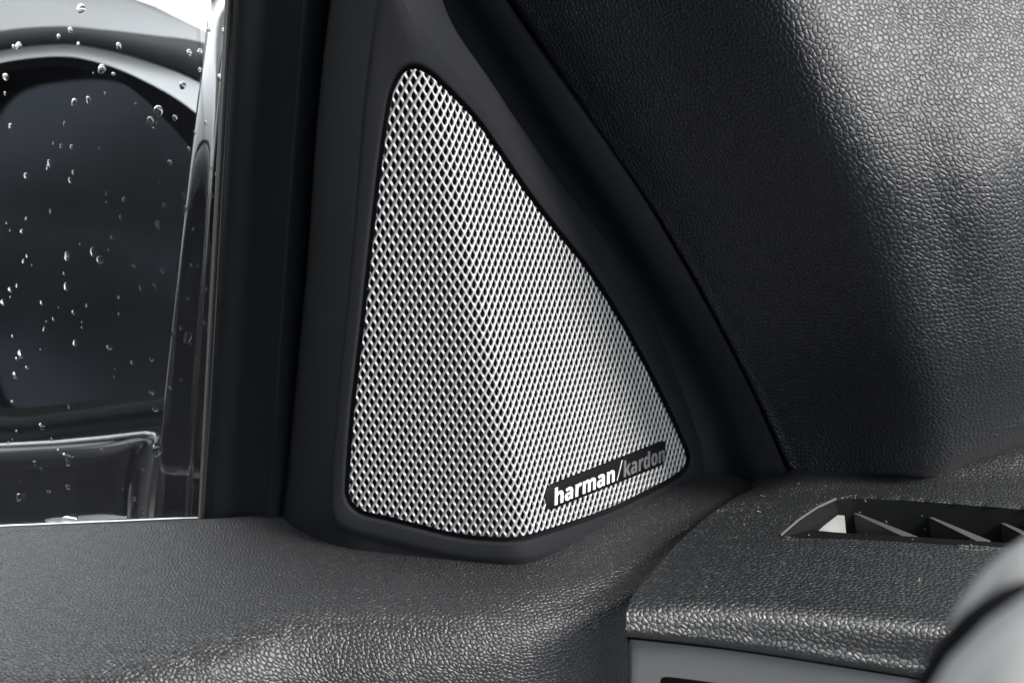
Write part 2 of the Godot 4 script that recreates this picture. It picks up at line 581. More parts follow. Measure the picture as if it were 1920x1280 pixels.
func build_window() -> void:
	var a := place(Vector3(107, 975, 0.346))
	var b := place(Vector3(380, 975, 0.346))
	var c := place(Vector3(390, 0, 0.318))
	pane_o = a
	pane_n = (b - a).cross(c - a).normalized()
	if pane_n.dot(EYE - a) < 0.0:
		pane_n = -pane_n
	var across := (b - a).normalized()
	var up := pane_n.cross(across).normalized()
	var st := SurfaceTool.new()
	st.begin(Mesh.PRIMITIVE_TRIANGLES)
	var bm := BoxMesh.new()
	bm.size = Vector3(0.90, 0.46, 0.0036)
	st.append_from(bm, 0, Transform3D(Basis(across, up, pane_n), on_pane(395, 600) - across * 0.45 + up * 0.12 - pane_n * 0.002))
	var pane := put("window_pane", st.commit(), M.pane)
	tag(pane, "rain-wet clear side window pane left of the speaker", "window")
	# drops
	var drops := [151, 16, 9, 131, 56, 5, 109, 68, 4, 146, 83, 4, 222, 86, 6, 354, 99, 6, 391, 55, 4, 421, 58, 6, 424, 22, 4, 412, 146, 7, 190, 129, 8, 212, 139, 4, 342, 160, 7,
		138, 191, 6, 165, 187, 6, 281, 226, 7, 296, 208, 10, 327, 221, 5, 386, 231, 4, 374, 131, 4, 374, 97, 6, 134, 275, 4, 114, 274, 3, 137, 323, 4, 131, 338, 5, 232, 374, 4, 199, 362, 2,
		317, 305, 5, 306, 385, 4, 295, 421, 6, 346, 393, 6, 343, 366, 3, 405, 328, 4, 397, 315, 4, 361, 322, 3, 396, 367, 3, 226, 407, 3, 150, 458, 2, 174, 472, 7, 126, 478, 6, 353, 280, 4, 364, 249, 3,
		187, 487, 8, 124, 483, 5, 124, 537, 7, 251, 497, 4, 304, 507, 5, 288, 532, 4, 263, 539, 3, 223, 557, 3, 223, 588, 3, 138, 585, 5, 205, 651, 6, 140, 643, 6, 247, 679, 3, 284, 673, 5,
		339, 614, 5, 323, 626, 3, 351, 632, 10, 368, 673, 5, 339, 711, 4, 351, 559, 3, 328, 551, 4, 381, 605, 4, 385, 542, 4, 291, 767, 6, 127, 913, 5, 191, 844, 5, 251, 935, 4, 267, 957, 3,
		354, 885, 3, 336, 924, 3, 363, 915, 3, 295, 842, 13, 125, 860, 11, 110, 845, 5, 266, 882, 3, 284, 735, 6, 319, 726, 5]
	var rng := RandomNumberGenerator.new()
	rng.seed = 12
	for k in 26:
		drops.append_array([rng.randf_range(4, 104), rng.randf_range(15, 940), rng.randf_range(2.5, 7.0)])
	for k in 45:
		drops.append_array([rng.randf_range(4, 300), rng.randf_range(120, 930), rng.randf_range(1.2, 2.6)])
	var big := {0: "big raindrop near the top edge of the wet window over the white car", 16: "big half-moon raindrop on the wet window at the right end of the silver mirror rim", 10: "big round raindrop on the wet window under the silver rim, nearer the left",
		64: "big raindrop low on the glossy upright bar, largest drop there", 82: "largest raindrop of all, by the corner of the added highlight strip on the mirror foot", 83: "big raindrop under the added highlight strip on the mirror foot at the left"}
	var shapes := []
	for k in 5:
		shapes.append(drop_shape(rng))
	for i in range(0, drops.size(), 3):
		var o := put("raindrop", shapes[i / 3 % 5], M.water)
		var r: float = drops[i + 2] * 0.178e-3
		o.transform = Transform3D(Basis(across, up, pane_n).rotated(pane_n, rng.randf_range(-0.45, 0.2)) * Basis.from_scale(Vector3(r * rng.randf_range(0.8, 0.95), r * rng.randf_range(1.05, 1.35 if drops[i + 2] > 3.0 else 2.4), r * 0.62)), on_pane(drops[i], drops[i + 1], -0.0041))
		var x: float = drops[i]
		var y: float = drops[i + 1]
		var size := "tiny" if drops[i + 2] < 3.0 else "small" if drops[i + 2] < 5.5 else "plump"
		var before := "black mirror glass"
		if x > 393.0 - 0.115 * y:
			before = "glossy upright bar"
		elif y < 50.0 + 0.1 * x:
			before = "white car"
		elif y < 105.0 + 0.25 * x:
			before = "silver mirror rim"
		elif y > 790.0:
			before = "black mirror foot"
		var part := "upper" if y < 330.0 else "middle" if y < 640.0 else "lower"
		var label := "%s clear raindrop on the %s wet window in front of the %s" % [size, part, before]
		if big.has(i / 3):
			label = big[i / 3]
		tag(o, label, "raindrop", "raindrops on the side window")
	# beads lying along the foot of the glass
	for s in [[172, 972, 62, 10, "wide flat water bead lying at the foot of the window"], [112, 975, 30, 6, "small flat water bead at the window foot by the left edge"]]:
		var o := put("water_bead", shapes[0], M.silver if false else M.water)
		o.transform = Transform3D(Basis(across, up, pane_n) * Basis.from_scale(Vector3(s[2] * 0.19e-3, s[3] * 0.19e-3, 0.004)), on_pane(s[0], s[1], -0.0041))
		tag(o, s[4], "water bead")
	# bright strip along the foot of the window
	var strip := net([
		[Vector3(-420, 1000, 0.352), Vector3(107, 979, 0.352), Vector3(374, 967, 0.352)],
		[Vector3(-420, 998, 0.349), Vector3(107, 976.5, 0.349), Vector3(374, 966, 0.349)],
		[Vector3(-420, 1003, 0.3445), Vector3(107, 981, 0.3445), Vector3(374, 969, 0.3445)],
		[Vector3(-420, 1016, 0.344), Vector3(107, 993, 0.344), Vector3(374, 981, 0.344)]], 12, 9)
	tag(put("window_strip", sheet(strip), M.chrome), "bright metal strip along the bottom of the wet window", "trim strip")
	# glossy black upright bar behind the glass edge
	var bar := net([
		[Vector3(438, -620, 0.345), Vector3(444, -620, 0.335), Vector3(466, -620, 0.305), Vector3(472, -620, 0.300), Vector3(505, -620, 0.302)],
		[Vector3(406, -150, 0.372), Vector3(412, -150, 0.362), Vector3(434, -150, 0.335), Vector3(440, -150, 0.330), Vector3(470, -150, 0.332)],
		[Vector3(392, 0, 0.384), Vector3(397, 0, 0.374), Vector3(422, 0, 0.343), Vector3(428, 0, 0.337), Vector3(455, 0, 0.338)],
		[Vector3(353, 330, 0.358), Vector3(358, 330, 0.3535), Vector3(392, 330, 0.351), Vector3(398, 330, 0.347), Vector3(432, 330, 0.347)],
		[Vector3(309, 740, 0.366), Vector3(314, 740, 0.3628), Vector3(362, 740, 0.3615), Vector3(370, 740, 0.359), Vector3(410, 740, 0.360)],
		[Vector3(288, 960, 0.378), Vector3(294, 960, 0.3745), Vector3(350, 960, 0.373), Vector3(358, 960, 0.371), Vector3(395, 960, 0.371)],
		[Vector3(278, 1080, 0.386), Vector3(284, 1080, 0.3830), Vector3(340, 1080, 0.384), Vector3(348, 1080, 0.379), Vector3(385, 1080, 0.379)]], 32, 60)
	tag(put("window_bar", sheet(bar), M.gloss), "glossy black upright bar just behind the right edge of the glass", "window bar")
	# rubber seal with two thin lips
	var seal := thing("window_seal", "thin black rubber seal between wet glass and pillar trim", "seal")
	var sn := net([
		[Vector3(455, -620, 0.292), Vector3(461, -620, 0.284), Vector3(471, -620, 0.285), Vector3(478, -620, 0.292)],
		[Vector3(427, -100, 0.322), Vector3(433, -100, 0.313), Vector3(443, -100, 0.314), Vector3(450, -100, 0.322)],
		[Vector3(421, 0, 0.326), Vector3(427, 0, 0.316), Vector3(437, 0, 0.317), Vector3(444, 0, 0.325)],
		[Vector3(396, 480, 0.338), Vector3(402, 480, 0.330), Vector3(411, 480, 0.331), Vector3(418, 480, 0.338)],
		[Vector3(370, 980, 0.351), Vector3(376, 980, 0.342), Vector3(384, 980, 0.343), Vector3(392, 980, 0.350)],
		[Vector3(366, 1060, 0.354), Vector3(372, 1060, 0.346), Vector3(380, 1060, 0.346), Vector3(388, 1060, 0.354)]], 12, 40)
	put("seal_body", sheet(sn), M.rubber, seal)
	for q in [[424, 372], [436.5, 382]]:
		var l := SurfaceTool.new()
		l.begin(Mesh.PRIMITIVE_TRIANGLES)
		var path := []
		for k in 14:
			var f := -0.1 + 1.13 * k / 13.0
			path.append(place(Vector3(lerpf(q[0], q[1], f), 975 * f, lerpf(0.3155, 0.3415, f))))
		tube(l, path, 0.00028, 6)
		put("seal_lip", commit(l), M.lip, seal)

func drop_shape(rng: RandomNumberGenerator) -> ArrayMesh:
	var st := SurfaceTool.new()
	st.begin(Mesh.PRIMITIVE_TRIANGLES)
	var sides := 16
	var rings := [[0.0, 0.0], [0.6, 0.0], [1.0, 0.0], [0.96, -0.3], [0.8, -0.62], [0.5, -0.9], [0.0, -1.0]]
	var wob := []
	for k in sides:
		wob.append(0.0)
	var p1 := rng.randf() * TAU
	var p2 := rng.randf() * TAU
	for k in sides:
		var t := TAU * k / sides
		wob[k] = 1.0 + 0.09 * sin(2 * t + p1) + 0.06 * sin(3 * t + p2)
	var at := func(r: int, k: int) -> Vector3:
		var t := TAU * (k % sides) / sides
		return Vector3(cos(t) * wob[k % sides] * rings[r][0], sin(t) * wob[k % sides] * rings[r][0], rings[r][1])
	for r in rings.size() - 1:
		st.set_smooth_group(0 if r < 2 else 1)
		for k in sides:
			for v in [at.call(r, k), at.call(r + 1, k + 1), at.call(r, k + 1), at.call(r, k), at.call(r + 1, k), at.call(r + 1, k + 1)]:
				st.add_vertex(v)
	return commit(st)

func build_pillar_trim() -> void:
	var g := net([
		[Vector3(462, -620, 0.300), Vector3(470, -620, 0.285), Vector3(535, -620, 0.280), Vector3(610, -620, 0.272), Vector3(640, -620, 0.272), Vector3(700, -620, 0.285), Vector3(760, -620, 0.30)],
		[Vector3(430, -160, 0.330), Vector3(438, -160, 0.309), Vector3(500, -160, 0.305), Vector3(572, -160, 0.299), Vector3(596, -160, 0.300), Vector3(640, -160, 0.312), Vector3(680, -160, 0.325)],
		[Vector3(430, 0, 0.334), Vector3(438, 0, 0.314), Vector3(500, 0, 0.311), Vector3(555, 0, 0.306), Vector3(578, 0, 0.306), Vector3(622, 0, 0.316), Vector3(665, 0, 0.33)],
		[Vector3(418, 280, 0.342), Vector3(424, 280, 0.322), Vector3(480, 280, 0.319), Vector3(536, 280, 0.314), Vector3(556, 280, 0.314), Vector3(595, 280, 0.324), Vector3(640, 280, 0.34)],
		[Vector3(398, 600, 0.350), Vector3(405, 600, 0.331), Vector3(460, 600, 0.328), Vector3(515, 600, 0.323), Vector3(533, 600, 0.323), Vector3(565, 600, 0.331), Vector3(610, 600, 0.35)],
		[Vector3(380, 900, 0.358), Vector3(387, 900, 0.339), Vector3(440, 900, 0.336), Vector3(498, 900, 0.331), Vector3(514, 900, 0.331), Vector3(540, 900, 0.337), Vector3(590, 900, 0.36)],
		[Vector3(372, 1010, 0.362), Vector3(380, 1010, 0.342), Vector3(436, 1010, 0.339), Vector3(490, 1010, 0.334), Vector3(506, 1010, 0.334), Vector3(530, 1010, 0.340), Vector3(580, 1010, 0.365)]], 60, 50)
	tag(put("pillar_trim", sheet(g), M.trim), "smooth black upright pillar trim between wet window and speaker panel", "pillar trim")

# ---------------------------------------------------------------- speaker: a panel bent round a slanted axis
var AX: Vector3
var AN: Vector3
var AU: Vector3
var O3: Vector3
var prof_x := PackedFloat32Array()
var prof_n := PackedFloat32Array()
const STEP := 0.0005
const HALF := 0.16
func prepare_bend() -> void:
	AU = Vector3(-0.20, 1.0, 0.15).normalized()
	AX = AU.cross(Vector3(0, 0, 1)).normalized()
	AN = AX.cross(AU)
	O3 = cam_point(Vector3(905, 575, 0.290))
	var n := int(HALF * 2 / STEP) + 1
	prof_x.resize(n)
	prof_n.resize(n)
	var mid := n / 2
	var ang := func(a: float) -> float:
		return deg_to_rad(lerpf(12.0, -46.0, smoothstep(-0.011, 0.004, a)))
	for i in range(mid + 1, n):
		var t: float = ang.call((i - 0.5 - mid) * STEP)
		prof_x[i] = prof_x[i - 1] + cos(t) * STEP
		prof_n[i] = prof_n[i - 1] + sin(t) * STEP
	for i in range(mid - 1, -1, -1):
		var t: float = ang.call((i + 0.5 - mid) * STEP)
		prof_x[i] = prof_x[i + 1] - cos(t) * STEP
		prof_n[i] = prof_n[i + 1] - sin(t) * STEP

# photograph position -> (distance round the bend, height along the axis, depth)
func on_bend(x: float, y: float) -> Vector3:
	var r := Vector3((x - 960.0) / FOCAL, (640.0 - y) / FOCAL, -1.0)
	var rx := r.dot(AX)
	var rn := r.dot(AN)
	var ox := O3.dot(AX)
	var on := O3.dot(AN)
	var lo := 0
	var hi := prof_x.size() - 1
	while hi - lo > 1:
		var m := (lo + hi) / 2
		if (ox + prof_x[m]) * rn - (on + prof_n[m]) * rx < 0.0:
			hi = m
		else:
			lo = m
	var c0 := (ox + prof_x[lo]) * rn - (on + prof_n[lo]) * rx
	var c1 := (ox + prof_x[hi]) * rn - (on + prof_n[hi]) * rx
	var w := c0 / (c0 - c1) if absf(c0 - c1) > 1e-12 else 0.0
	var px := ox + lerpf(prof_x[lo], prof_x[hi], w)
	var pn := on + lerpf(prof_n[lo], prof_n[hi], w)
	var t := (px * rx + pn * rn) / (rx * rx + rn * rn)
	return Vector3((lo + w) * STEP - HALF, t * r.dot(AU) - O3.dot(AU), t)

func bend(a: float, b: float, out: float) -> Vector3:   # back to the world, OUT metres proud
	var f := clampf((a + HALF) / STEP, 0.0, prof_x.size() - 2.001)
	var i := int(f)
	var w := f - i
	var tx := prof_x[i + 1] - prof_x[i]
	var tn := prof_n[i + 1] - prof_n[i]
	var i2 := mini(i + 1, prof_x.size() - 2)
	tx = lerpf(tx, prof_x[i2 + 1] - prof_x[i2], w)
	tn = lerpf(tn, prof_n[i2 + 1] - prof_n[i2], w)
	var nl := sqrt(tx * tx + tn * tn)
	var q := O3 + AX * (lerpf(prof_x[i], prof_x[i + 1], w) - tn / nl * out) + AN * (lerpf(prof_n[i], prof_n[i + 1], w) + tx / nl * out) + AU * b
	return EYE + look * q

func build_speaker() -> void:
	prepare_bend()
	var pod := thing("speaker_panel", "black triangular speaker panel with silver mesh grille at the window corner", "speaker")
	var g := loop(pairs([774, 128, 802, 138, 830, 162, 887, 221, 930, 280, 985, 360, 1040, 431, 1096, 500, 1145, 574, 1192, 655, 1240, 748, 1270, 812, 1287, 858, 1268, 889, 1200, 926, 1135, 956,
		1027, 993, 960, 1008, 865, 1002, 785, 984, 730, 970, 678, 957, 655, 932, 654, 890, 664, 760, 680, 620, 695, 480, 712, 330, 724, 240, 735, 178, 750, 143]), 8)
	var m := loop(pairs([716, -70, 765, 12, 815, 62, 890, 142, 950, 215, 1020, 312, 1085, 400, 1140, 480, 1190, 558, 1235, 640, 1278, 730, 1305, 800, 1326, 860, 1300, 925, 1212, 978, 1142, 1006,
		1035, 1040, 962, 1054, 862, 1046, 776, 1028, 712, 1012, 652, 996, 622, 970, 618, 890, 630, 760, 643, 620, 656, 480, 668, 330, 677, 200, 690, 90, 702, 0]), 8)
	var o := loop(pairs([690, -190, 800, -60, 842, 25, 922, 108, 984, 182, 1054, 283, 1120, 373, 1177, 458, 1228, 538, 1274, 620, 1317, 713, 1346, 788, 1372, 862, 1345, 970, 1220, 1040, 1145, 1070,
		1037, 1108, 962, 1124, 855, 1114, 765, 1095, 690, 1075, 600, 1050, 528, 1000, 538, 890, 551, 760, 565, 620, 578, 480, 590, 300, 600, 180, 612, 70, 632, -40]), 8)
	var n := g.size()
	var m2 := outward(g, 26.0)
	var o2 := outward(g, 62.0)
	for i in n:                      # along the slanted right side the margins run parallel to the mesh
		var w := smoothstep(1.0, 3.5, i / 8.0) * (1.0 - smoothstep(9.5, 11.8, i / 8.0))
		m[i] = m[i].lerp(m2[i], w)
		o[i] = o[i].lerp(o2[i], w)
	var rings := []
	var make := func(c: PackedVector2Array, extra) -> void:
		var row := []
		for i in n:
			var e: float = extra.call(i) if extra is Callable else extra
			row.append(Vector3(c[i].x, c[i].y, on_bend(c[i].x, c[i].y).z + e))
		rings.append(row)
	var side := func(i: int) -> float:     # how far the outer edge falls back: right, bottom, left
		var s := float(i) / 8.0
		if s < 12.5:
			return lerpf(0.014, 0.011, clampf(s / 4.0, 0, 1))
		if s < 14.0:
			return lerpf(0.011, 0.004, (s - 12.5) / 1.5)
		if s < 20.5:
			return 0.004
		if s < 22.0:
			return lerpf(0.004, 0.020, (s - 20.5) / 1.5)
		if s < 28.5:
			return 0.020
		return lerpf(0.020, 0.014, (s - 28.5) / 2.5)
	var blend := func(p: PackedVector2Array, q: PackedVector2Array, w: float) -> PackedVector2Array:
		var c := PackedVector2Array()
		for i in n:
			c.append(p[i].lerp(q[i], w))
		return c
	make.call(outward(g, -5.0), 0.0065)
	make.call(outward(g, 3.0), 0.0045)
	make.call(outward(g, 6.0), 0.0012)
	make.call(outward(g, 8.0), -0.0002)
	make.call(outward(g, 11.0), -0.0008)
	make.call(outward(g, 15.0), -0.0010)
	make.call(blend.call(outward(g, 15.0), m, 0.6), -0.0010)
	make.call(blend.call(outward(g, 15.0), m, 0.88), -0.0008)
	make.call(m, func(i): return 0.04 * side.call(i))
	make.call(blend.call(m, o, 0.16), func(i): return 0.16 * side.call(i) + 0.0003)
	make.call(blend.call(m, o, 0.5), func(i): return 0.5 * side.call(i))
	make.call(blend.call(m, o, 0.86), func(i): return 0.88 * side.call(i))
	make.call(o, func(i): return 1.12 * side.call(i))
	make.call(blend.call(m, o, 1.04), func(i): return 1.8 * side.call(i) + 0.004)
	make.call(blend.call(m, o, 1.04), func(i): return 1.8 * side.call(i) + 0.030)
	put("surround", sheet(rings, true), M.pod, pod)
	# dark cloth behind the mesh
	var st := SurfaceTool.new()
	st.begin(Mesh.PRIMITIVE_TRIANGLES)
	var gi := outward(g, 2.0)
	for t in Geometry2D.triangulate_polygon(gi):
		st.add_vertex(place(Vector3(gi[t].x, gi[t].y, on_bend(gi[t].x, gi[t].y).z + 0.0068)))
	put("speaker_cloth", commit(st), M.cloth, pod)
	put("grille", grille_mesh(outward(g, -1.5)), M.grille, pod)
	build_badge(pod)

# expanded metal: rhombic openings with rounded, twisted strands between them
func grille_mesh(outline: PackedVector2Array) -> ArrayMesh:
	var edge := PackedVector2Array()      # the outline on the unrolled sheet
	for p in outline:
		var q := on_bend(p.x, p.y)
		edge.append(Vector2(q.x, q.y))
	var lo := edge[0]
	var hi := edge[0]
	for p in edge:
		lo = lo.min(p)
		hi = hi.max(p)
	var ph := 0.00272
	var pv := 0.00448
	var turn := deg_to_rad(11.0)
	var e1 := Vector2(cos(turn), -sin(turn))
	var e2 := Vector2(sin(turn), cos(turn))
	var start := (lo + hi) * 0.5
	# badge window: openings under the badge stay, the badge lies over them
	var N := 16
	var spoke := []
	for k in N:
		var t := TAU * k / N
		var c := cos(t)
		var s := sin(t)
		var f := 1.0 / (absf(c) + absf(s))
		var outer := Vector2(c * f * ph * 0.5, s * f * pv * 0.5)
		var pw := pow(pow(absf(c), 1.35) + pow(absf(s), 1.35), -1.0 / 1.35)
		var inner := Vector2(c * pw * ph * 0.262, s * pw * pv * 0.292)
		# strands running down to the right are twisted towards the upper right, the others lie flatter
		var down := c * s
		var tw := 0.0
		if down > 0.02:
			tw = 0.00020 * (1.0 if c > 0 else -1.0)
		elif down < -0.02:
			tw = 0.00006 * (-1.0 if c > 0 else 1.0)
		# the strands rising to the right run on top, the others dip between them
		var dip := -0.00022 * minf(1.0, maxf(down, 0.0) * 2.6)
		spoke.append([outer, inner, tw, dip])
	var st := SurfaceTool.new()
	st.begin(Mesh.PRIMITIVE_TRIANGLES)
	var prof := [[1.0, 0.00030, 0.0], [0.62, 0.00026, 0.45], [0.26, 0.00014, 0.85], [0.0, -0.00006, 1.0], [0.03, -0.00026, 0.9]]
	var base := 0
	var span := int((hi - lo).length() / ph) + 4
	for j in range(-span, span):
		for i in range(-span, span):
			var c := start + e1 * (ph * (i + 0.5 * (absi(j) % 2))) + e2 * (pv * 0.5 * j)
			if c.x < lo.x - ph or c.x > hi.x + ph or c.y < lo.y - pv or c.y > hi.y + pv:
				continue
			var inside := Geometry2D.is_point_in_polygon(c, edge)
			var near := inside
			if not inside:
				for k in [0, 4, 8, 12]:
					var q: Vector2 = spoke[k][0]
					if Geometry2D.is_point_in_polygon(c + e1 * q.x + e2 * q.y, edge):
						near = true
			if not near:
				continue
			var clip := false
			for k in [0, 4, 8, 12]:
				var q: Vector2 = spoke[k][0]
				if not Geometry2D.is_point_in_polygon(c + (e1 * q.x + e2 * q.y) * 1.05, edge):
					clip = true
			for r in prof.size():
				for k in N:
					var q: Vector2 = spoke[k][1].lerp(spoke[k][0], prof[r][0])
					var p := c + e1 * q.x + e2 * q.y
					var z: float = prof[r][1] + spoke[k][2] * prof[r][2] + spoke[k][3]
					if clip and not Geometry2D.is_point_in_polygon(p, edge):
						var best := 1e9
						var to := p
						for e in edge.size():
							var s := Geometry2D.get_closest_point_to_segment(p, edge[e], edge[(e + 1) % edge.size()])
							var d := s.distance_squared_to(p)
							if d < best:
								best = d
								to = s
						z -= sqrt(best) * 0.9
						p = to
					st.add_vertex(bend(p.x, p.y, z))
			for r in prof.size() - 1:
				for k in N:
					var l := (k + 1) % N
					for v in [r * N + k, (r + 1) * N + l, r * N + l, r * N + k, (r + 1) * N + k, (r + 1) * N + l]:
						st.add_index(base + v)
			base += prof.size() * N
	return commit(st)

func build_badge(pod: Node3D) -> void:
	var tl := on_bend(1022, 911)
	var tr := on_bend(1248, 823)
	var bl := on_bend(1021, 959)
	var br := on_bend(1247, 868)
	var P := func(u: float, v: float, out: float) -> Vector3:
		var q: Vector3 = bl.lerp(br, u).lerp(tl.lerp(tr, u), v)
		return bend(q.x, q.y, out)
	# plate with rounded corners and a bevelled edge
	var shape := PackedVector2Array()
	for c in [[1, 1, 0], [0, 1, 90], [0, 0, 180], [1, 0, 270]]:
		for k in 5:
			var t := deg_to_rad(c[2] + 22.5 * k)
			shape.append(Vector2(absf(c[0] - 0.018) + cos(t) * 0.018, absf(c[1] - 0.12) + sin(t) * 0.12))
	# split the long sides so that the plate follows the bend
	var st := SurfaceTool.new()
	st.begin(Mesh.PRIMITIVE_TRIANGLES)
	var cols := 24
	var prev := []
	for i in cols + 1:
		var u := float(i) / cols
		var inset := 0.0
		var e := minf(u, 1.0 - u) / 0.02
		if e < 1.0:
			inset = 0.12 * (1.0 - sqrt(maxf(0.0, 1.0 - (1.0 - e) * (1.0 - e))))
		var col := []
		for w in [[0.0, -0.0008], [0.0, 0.0008], [0.04, 0.0011], [0.96, 0.0011], [1.0, 0.0008], [1.0, -0.0008]]:
			var lowered: float = w[1] if i > 0 and i < cols else minf(w[1], 0.0002)
			col.append(P.call(u, lerpf(inset, 1.0 - inset, w[0]), lowered))
		if i > 0:
			for k in 5:
				for v in [prev[k], col[k + 1], col[k], prev[k], prev[k + 1], col[k + 1]]:
					st.add_vertex(v)
		prev = col
	var plate := put("badge", commit(st), M.badge, pod)
	var words_ := [["harman", 0.050, 0.515, M.white_letter], ["kardon", 0.595, 0.965, M.dim_reflection_letter]]  # reflection falling off along the badge is put into the letter colours
	for w in words_:
		var tm := TextMesh.new()
		var f := SystemFont.new()
		f.font_names = PackedStringArray(["Droid Sans"])
		f.font_weight = 700
		tm.font = f
		tm.text = w[0]
		tm.font_size = 64
		tm.pixel_size = 0.01
		tm.depth = 0.02
		tm.curve_step = 1.0
		var arr: Array = tm.surface_get_arrays(0)
		var vs: PackedVector3Array = arr[Mesh.ARRAY_VERTEX]
		var idx: PackedInt32Array = arr[Mesh.ARRAY_INDEX]
		var a := vs[0]
		var b := vs[0]
		for v in vs:
			a = a.min(v)
			b = b.max(v)
		var t := SurfaceTool.new()
		t.begin(Mesh.PRIMITIVE_TRIANGLES)
		t.set_smooth_group(-1)
		for q in idx:
			var v := vs[q]
			var u := lerpf(w[1], w[2], (v.x - a.x) / (b.x - a.x))
			var h := 0.14 + 0.68 * (v.y - a.y) / (b.y - a.y)
			t.add_vertex(P.call(u, h, 0.00112 + 0.00035 * (v.z - a.z) / (b.z - a.z)))
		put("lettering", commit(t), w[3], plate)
	var sl := SurfaceTool.new()
	sl.begin(Mesh.PRIMITIVE_TRIANGLES)
	tube(sl, [P.call(0.540, 0.13, 0.0013), P.call(0.580, 0.88, 0.0013)], 0.00016, 6)
	put("slash", commit(sl), M.white_letter, plate)

# ---------------------------------------------------------------- leather door top
func build_door_top() -> void:
	var D := func(x: float, y: float, more := 0.0) -> Vector3:
		var p := level(x, y, DOOR_DROP)
		return Vector3(p.x, p.y, p.z + more)
	var g := net([
		[Vector3(-420, 1040, 0.345), Vector3(107, 1010, 0.343), Vector3(380, 1000, 0.343), Vector3(527, 985, 0.36), D.call(660, 960), D.call(850, 985), D.call(1030, 985), D.call(1150, 945), D.call(1260, 905), D.call(1400, 880)],
		[D.call(-420, 1002), D.call(107, 984), D.call(380, 973), D.call(527, 966), D.call(670, 985), D.call(850, 1010), D.call(1030, 1010), D.call(1155, 968), D.call(1265, 925), D.call(1405, 892)],
		[D.call(-420, 1020, -0.001), D.call(107, 1005, -0.001), D.call(380, 995, -0.001), D.call(540, 993), D.call(690, 1014), D.call(860, 1040), D.call(1030, 1040), D.call(1160, 1000), D.call(1270, 950), D.call(1410, 908)],
		[D.call(-420, 1080), D.call(107, 1062), D.call(380, 1055), D.call(560, 1055), D.call(700, 1068), D.call(870, 1085), D.call(1030, 1078), D.call(1160, 1035), D.call(1272, 975), D.call(1412, 920)],
		[D.call(-420, 1160, 0.001), D.call(107, 1132, 0.001), D.call(380, 1120, 0.001), D.call(560, 1118, 0.0005), D.call(710, 1118, 0.0005), D.call(880, 1122, 0.0005), D.call(1040, 1104), D.call(1170, 1056), D.call(1276, 990), D.call(1414, 926)],
		[D.call(-420, 1250, 0.002), D.call(107, 1228, 0.002), D.call(380, 1200, 0.003), D.call(560, 1170, 0.004), D.call(720, 1162, 0.004), D.call(890, 1158, 0.003), D.call(1050, 1132, 0.003), D.call(1185, 1078, 0.002), D.call(1285, 1005, 0.002), D.call(1416, 932, 0.001)],
		[Vector3(-420, 1340, 0.2365), Vector3(107, 1308, 0.2435), Vector3(380, 1274, 0.2545), Vector3(560, 1235, 0.266), Vector3(730, 1222, 0.268), Vector3(910, 1205, 0.270), Vector3(1075, 1172, 0.276), Vector3(1205, 1105, 0.288), Vector3(1300, 1024, 0.307), Vector3(1422, 942, 0.333)],
		[Vector3(-420, 1440, 0.237), Vector3(107, 1400, 0.245), Vector3(380, 1358, 0.256), Vector3(560, 1310, 0.265), Vector3(740, 1295, 0.267), Vector3(940, 1275, 0.271), Vector3(1110, 1240, 0.281), Vector3(1225, 1160, 0.297), Vector3(1320, 1060, 0.317), Vector3(1436, 965, 0.345)],
		[Vector3(-420, 1640, 0.258), Vector3(107, 1600, 0.264), Vector3(380, 1560, 0.266), Vector3(560, 1520, 0.270), Vector3(760, 1500, 0.274), Vector3(970, 1480, 0.282), Vector3(1140, 1440, 0.297), Vector3(1255, 1330, 0.315), Vector3(1345, 1200, 0.335), Vector3(1455, 1080, 0.36)]], 150, 110)
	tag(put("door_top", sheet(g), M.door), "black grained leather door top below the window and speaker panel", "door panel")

# ---------------------------------------------------------------- slanted strip between speaker and dashboard
func build_pillar_strip() -> void:
	var g := net([
		[Vector3(600, -220, 0.3285), Vector3(690, -220, 0.3240), Vector3(770, -220, 0.3165), Vector3(806, -220, 0.3140), Vector3(814, -220, 0.3180), Vector3(850, -220, 0.3450)],
		[Vector3(740, -40, 0.3345), Vector3(825, -40, 0.3290), Vector3(890, -20, 0.3205), Vector3(945, 0, 0.3170), Vector3(950, 2, 0.3200), Vector3(985, 15, 0.3500)],
		[Vector3(930, 230, 0.3470), Vector3(1010, 245, 0.3420), Vector3(1055, 240, 0.3320), Vector3(1105, 228, 0.3270), Vector3(1110, 228, 0.3300), Vector3(1144, 235, 0.3600)],
		[Vector3(1080, 440, 0.3590), Vector3(1150, 450, 0.3540), Vector3(1190, 440, 0.3420), Vector3(1233, 420, 0.3350), Vector3(1238, 420, 0.3380), Vector3(1270, 425, 0.3650)],
		[Vector3(1220, 700, 0.3735), Vector3(1302, 710, 0.3685), Vector3(1342, 700, 0.3545), Vector3(1378, 680, 0.3430), Vector3(1383, 680, 0.3460), Vector3(1412, 685, 0.3720)],
		[Vector3(1290, 900, 0.3795), Vector3(1370, 910, 0.3735), Vector3(1425, 905, 0.3585), Vector3(1473, 890, 0.3490), Vector3(1478, 890, 0.3520), Vector3(1505, 895, 0.3780)],
		[Vector3(1310, 1000, 0.3795), Vector3(1390, 1000, 0.3745), Vector3(1455, 1000, 0.3625), Vector3(1515, 985, 0.3530), Vector3(1520, 985, 0.3560), Vector3(1545, 990, 0.3800)]], 40, 60)
	tag(put("pillar_base_strip", sheet(g), M.strip), "smooth black slanted strip between speaker panel and grained dashboard hood", "pillar trim")

